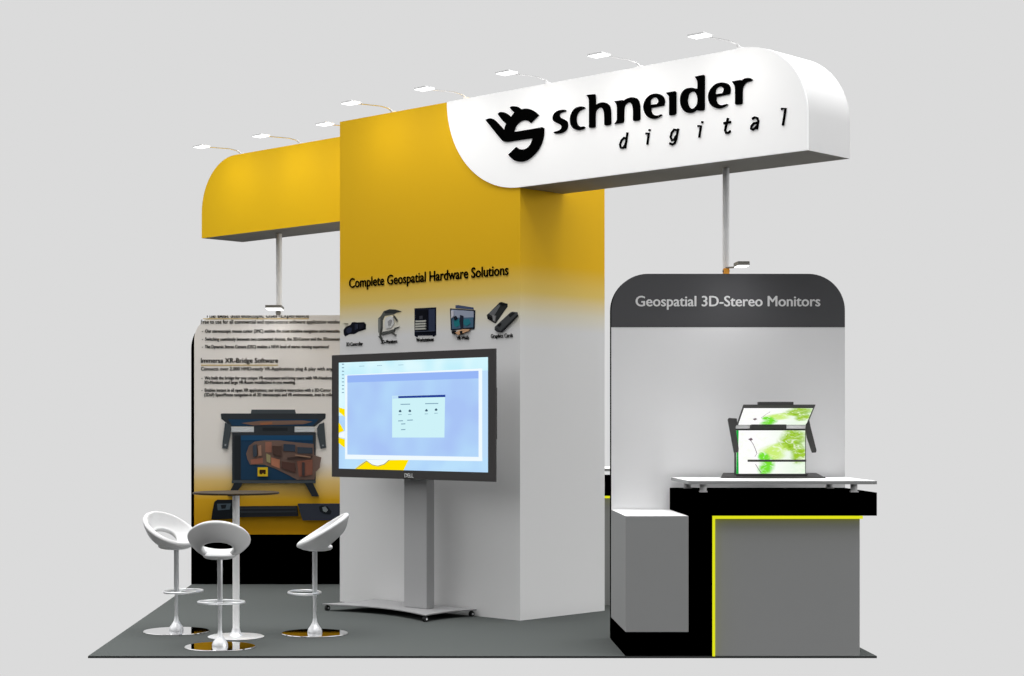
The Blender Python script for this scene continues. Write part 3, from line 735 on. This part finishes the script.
clone(st, (-0.752, 1.18, 0), math.atan2(-0.10, -0.99), 'white leatherette bar stool right of the table, seen from the side against the banner')

# ================================================================== STEREO MONITOR
mz = 1.109
mon = thing('stereo_monitor', 'pair of hinged desktop screens, one tilted above the other, showing green leaves on the counter', 'monitor', (2.24, 0.6, mz))
O = (2.24, 0.6, mz)
def leafmat():
    m = bpy.data.materials.new('screen_leaves'); m.use_nodes = True
    t = m.node_tree; t.nodes.clear()
    Nn = t.nodes.new; Ll = t.links.new
    o = Nn('ShaderNodeOutputMaterial'); e = Nn('ShaderNodeEmission'); Ll(e.outputs[0], o.inputs[0])
    g = Nn('ShaderNodeUVMap'); s = Nn('ShaderNodeSeparateXYZ'); Ll(g.outputs[0], s.inputs[0])
    n = Nn('ShaderNodeTexNoise'); n.inputs['Scale'].default_value = 3.2; n.inputs['Detail'].default_value = 4; n.inputs['Distortion'].default_value = 0.6
    Ll(g.outputs[0], n.inputs['Vector'])
    def M(op, a, b):
        q = Nn('ShaderNodeMath'); q.operation = op; q.use_clamp = False
        for i, v in enumerate((a, b)):
            if isinstance(v, (int, float)): q.inputs[i].default_value = v
            else: Ll(v, q.inputs[i])
        return q.outputs[0]
    def MR(v, a, b, c_, d_):
        q = Nn('ShaderNodeMapRange'); q.interpolation_type = 'SMOOTHSTEP'; Ll(v, q.inputs['Value'])
        for kk, vv in zip(('From Min', 'From Max', 'To Min', 'To Max'), (a, b, c_, d_)): q.inputs[kk].default_value = vv
        return q.outputs[0]
    U, V = s.outputs[0], s.outputs[1]
    def blob(cx, cy, rx, ry):
        dx = M('DIVIDE', M('SUBTRACT', U, cx), rx); dy = M('DIVIDE', M('SUBTRACT', V, cy), ry)
        r2 = M('ADD', M('MULTIPLY', dx, dx), M('MULTIPLY', dy, dy))
        r2 = M('ADD', r2, M('MULTIPLY', M('SUBTRACT', n.outputs['Fac'], 0.5), 2.4))
        return MR(r2, 0.15, 1.35, 1, 0)
    olive = M('MAXIMUM', blob(0.82, 0.78, 0.22, 0.26), blob(0.90, 0.45, 0.13, 0.22))
    lime = M('MAXIMUM', blob(0.55, 0.50, 0.20, 0.20), blob(0.68, 0.62, 0.2, 0.1))
    green = M('MAXIMUM', blob(0.44, 0.14, 0.12, 0.28), blob(0.40, 0.40, 0.08, 0.1))
    pale = MR(M('ADD', U, M('MULTIPLY', n.outputs['Fac'], 0.3)), 0.5, 1.2, 0, 1)
    def mix(f, a, col):
        q = Nn('ShaderNodeMix'); q.data_type = 'RGBA'; Ll(f, q.inputs[0])
        if isinstance(a, tuple): q.inputs[6].default_value = (*lin(a), 1)
        else: Ll(a, q.inputs[6])
        q.inputs[7].default_value = (*lin(col), 1)
        return q.outputs[2]
    cc = mix(pale, (255, 255, 255), (232, 250, 226))
    cc = mix(lime, cc, (204, 240, 120)); cc = mix(olive, cc, (160, 204, 50)); cc = mix(green, cc, (120, 226, 50))
    n2 = Nn('ShaderNodeTexNoise'); n2.inputs['Scale'].default_value = 9; n2.inputs['Detail'].default_value = 3; n2.inputs['Distortion'].default_value = 1.5
    Ll(g.outputs[0], n2.inputs['Vector'])
    cc = mix(MR(n2.outputs['Fac'], 0.48, 0.72, 0, 0.75), cc, (250, 255, 240))
    cc = mix(M('MULTIPLY', MR(n2.outputs['Fac'], 0.46, 0.30, 0, 0.6), olive), cc, (112, 160, 20))
    Ll(cc, e.inputs[0]); e.inputs[1].default_value = 1.0
    return m
M_leaf = leafmat()
M_green = emitmat('screen_green_edge', (24, 170, 60), 1.0)
M_twig = emitmat('screen_twig', (120, 100, 110), 0.9)
def screen_mesh(name, parent, corner, ux, uz, extra):
    """quad with picture coordinates plus thin drawn marks"""
    c0 = Vector(corner); ux = Vector(ux); uz = Vector(uz); nrm = ux.cross(uz).normalized()
    me = bpy.data.meshes.new(name)
    vs = [c0, c0+ux, c0+ux+uz, c0+uz]; fs = [(0, 1, 2, 3)]; mi = [0]; uv = [(0,0),(1,0),(1,1),(0,1)]
    for k_, pts in extra:
        b_ = len(vs); vs += [c0+ux*x+uz*y+nrm*0.001 for x, y in pts]; fs.append(tuple(range(b_, b_+len(pts)))); mi.append(k_); uv += list(pts)
    # a thin back makes the panel solid
    b_ = len(vs); vs += [v-nrm*0.006 for v in vs[:4]]; uv += [(0,0)]*4
    for f in ((b_+3, b_+2, b_+1, b_), (0, b_, b_+1, 1), (1, b_+1, b_+2, 2), (2, b_+2, b_+3, 3), (3, b_+3, b_, 0)): fs.append(f); mi.append(3)
    me.from_pydata([tuple(v-Vector(O)) for v in vs], [], fs)
    for m in (M_leaf, M_green, M_twig, M_mon): me.materials.append(m)
    l = me.uv_layers.new(name='UVMap')
    for p, k_ in zip(me.polygons, mi):
        p.material_index = k_
        for li in p.loop_indices: l.data[li].uv = uv[me.loops[li].vertex_index]
    o = bpy.data.objects.new(name, me); scene.collection.objects.link(o); o.parent = parent
    return o
DS = 11.70
xl, zl = fp(735.0, 474.0, DS); xr, ztp = fp(806.0, 428.6, DS)
ysc = DS-D0
zl = mz+0.02
mb = MB(O); mb.box((xl, ysc, zl), (xr, ysc+0.03, ztp), M_mon); lm = mb.build('lower_display', mon, bevel=0.002)
twig = lambda pts, w_: [(2, [(x-w_, y), (x+w_, y+w_), (x2+w_, y2), (x2-w_, y2-w_)]) for (x, y), (x2, y2) in zip(pts[:-1], pts[1:])]
ex = [(1, [(0, 0), (0.035, 0), (0.03, 0.55), (0.035, 1), (0, 1), (0.004, 0.5)])]+twig([(0.20,0.78),(0.24,0.70),(0.27,0.60),(0.30,0.47),(0.27,0.40)], 0.004)+twig([(0.28,0.22),(0.32,0.12),(0.36,0.03)], 0.004)+[(2, [(0.17,0.80),(0.21,0.76),(0.24,0.79),(0.22,0.83)])]
screen_mesh('screen', lm, (xl+0.008, ysc-0.002, zl+0.006), (xr-xl-0.014, 0, 0), (0, 0, ztp-zl-0.018), ex)
# pointer bar in front of the lower picture
a, z_ = fp(747.8, 461.8, DS-0.03); b, zz = fp(806.0, 459.6, DS-0.03)
MB(O).box((a, ysc-0.035, z_), (b, ysc-0.02, zz), M_mon).build('cross_bar', mon, bevel=0.001)
# upper display leans forward over the lower one
db_, dt_ = 11.66, 11.41
pbl = Vector((*([fp(736.2, 426, db_)[0]]), db_-D0, fp(0, 425.4, db_)[1])); pbr = Vector((fp(806.5, 426, db_)[0], db_-D0, pbl.z))
ptl = Vector((fp(743.6, 405.3, dt_)[0], dt_-D0, fp(0, 405.2, dt_)[1])); ptr = Vector((fp(816.2, 405.3, dt_)[0], dt_-D0, ptl.z))
mid_w = (pbr.x-pbl.x+ptr.x-ptl.x)/2; cxm = (pbl.x+pbr.x+ptl.x+ptr.x)/4
for p_, s_ in ((pbl, -1), (ptl, -1), (pbr, 1), (ptr, 1)): p_.x = cxm+s_*mid_w/2
nrm = (pbr-pbl).cross(ptl-pbl).normalized()       # points toward the viewer and down
mb = MB(O); vs = [pbl, pbr, ptr, ptl]; vs += [v-nrm*0.006 for v in vs]
mb.add(vs, [(0,1,2,3),(7,6,5,4),(0,4,5,1),(1,5,6,2),(2,6,7,3),(3,7,4,0)], M_mon); um = mb.build('upper_display', mon, bevel=0.002)
ux = (pbr-pbl); uz = (ptl-pbl)
screen_mesh('screen', um, pbl+ux*0.02+uz*0.04+nrm*0.002, ux*0.96, uz*0.83, twig([(0.22,0.35),(0.30,0.42),(0.34,0.60),(0.40,0.80)], 0.004)+[(2, [(0.18,0.36),(0.22,0.28),(0.25,0.36),(0.22,0.42)])])
# handle on the top edge
a, _ = fp(758.5, 402, dt_); b, _ = fp(793.5, 402, dt_)
MB(O).box((a, dt_-D0-0.004, ptl.z-0.002), (b, dt_-D0+0.04, ptl.z+0.022), M_mon).build('camera_bar', mon, bevel=0.002)
# hinge bar
a, z_ = fp(751, 429.0, 11.655); b, zz = fp(786, 425.3, 11.655)
MB(O).box((a, 11.64-D0, z_), (b, 11.72-D0, zz+0.006), M_mon).build('hinge', mon, bevel=0.001)
a, z_ = fp(735, 428.2, 11.69); b, zz = fp(805.5, 425.4, 11.69)
MB(O).box((a, 11.69-D0, z_), (b, 11.705-D0, zz+0.004), M_lettergrey).build('hinge_cover', mon)
# side arms
def arm(pts, d, name):
    pp = [fp(x, y, d) for x, y in pts]
    MB(O).prism(pp, d-D0-0.012, d-D0+0.012, M_mon).build(name, mon, bevel=0.003)
z5 = lambda x, y: (710+x*120/901, 395+y*120/901)
arm([z5(133,185), z5(142,172), z5(200,176), z5(204,215), z5(190,240), z5(214,400), z5(212,430), z5(180,434)], 11.63, 'side_arm')
arm([z5(722,215), z5(744,190), z5(754,240), z5(798,415), z5(794,432), z5(766,434), z5(728,320), z5(716,260)], 11.63, 'side_arm')
# base
mb = MB(O)
zt_ = mz+0.022
xa, xb = xl-0.07, xr+0.06
mb.flat_prism([(xl-0.10, ysc-0.08), (xl+0.0, ysc-0.10), (xr-0.02, ysc-0.10), (xr+0.11, ysc-0.085), (xr+0.06, ysc+0.06), (xl-0.06, ysc+0.06)], mz+0.001, mz+0.010, M_mon)
vsb = [(xl-0.11, ysc-0.08, mz+0.005), (xl+0.0, ysc-0.09, mz+0.005), (xl+0.0, ysc+0.03, mz+0.033), (xl-0.075, ysc+0.03, mz+0.033), (xl-0.11, ysc-0.08, mz+0.001), (xl+0.0, ysc-0.09, mz+0.001), (xl, ysc+0.05, mz+0.001), (xl-0.075, ysc+0.05, mz+0.001)]
box_f = [(0,1,2,3),(7,6,5,4),(0,4,5,1),(1,5,6,2),(2,6,7,3),(3,7,4,0)]
mb.add(vsb, box_f, M_mon)
mb.add([(2*((xl+xr)/2)-x, y, z) for x, y, z in vsb], box_f, M_mon)
mb.box((xl-0.01, ysc-0.02, mz+0.001), (xr+0.01, ysc+0.035, mz+0.028), M_mon)
mb.build('base', mon)
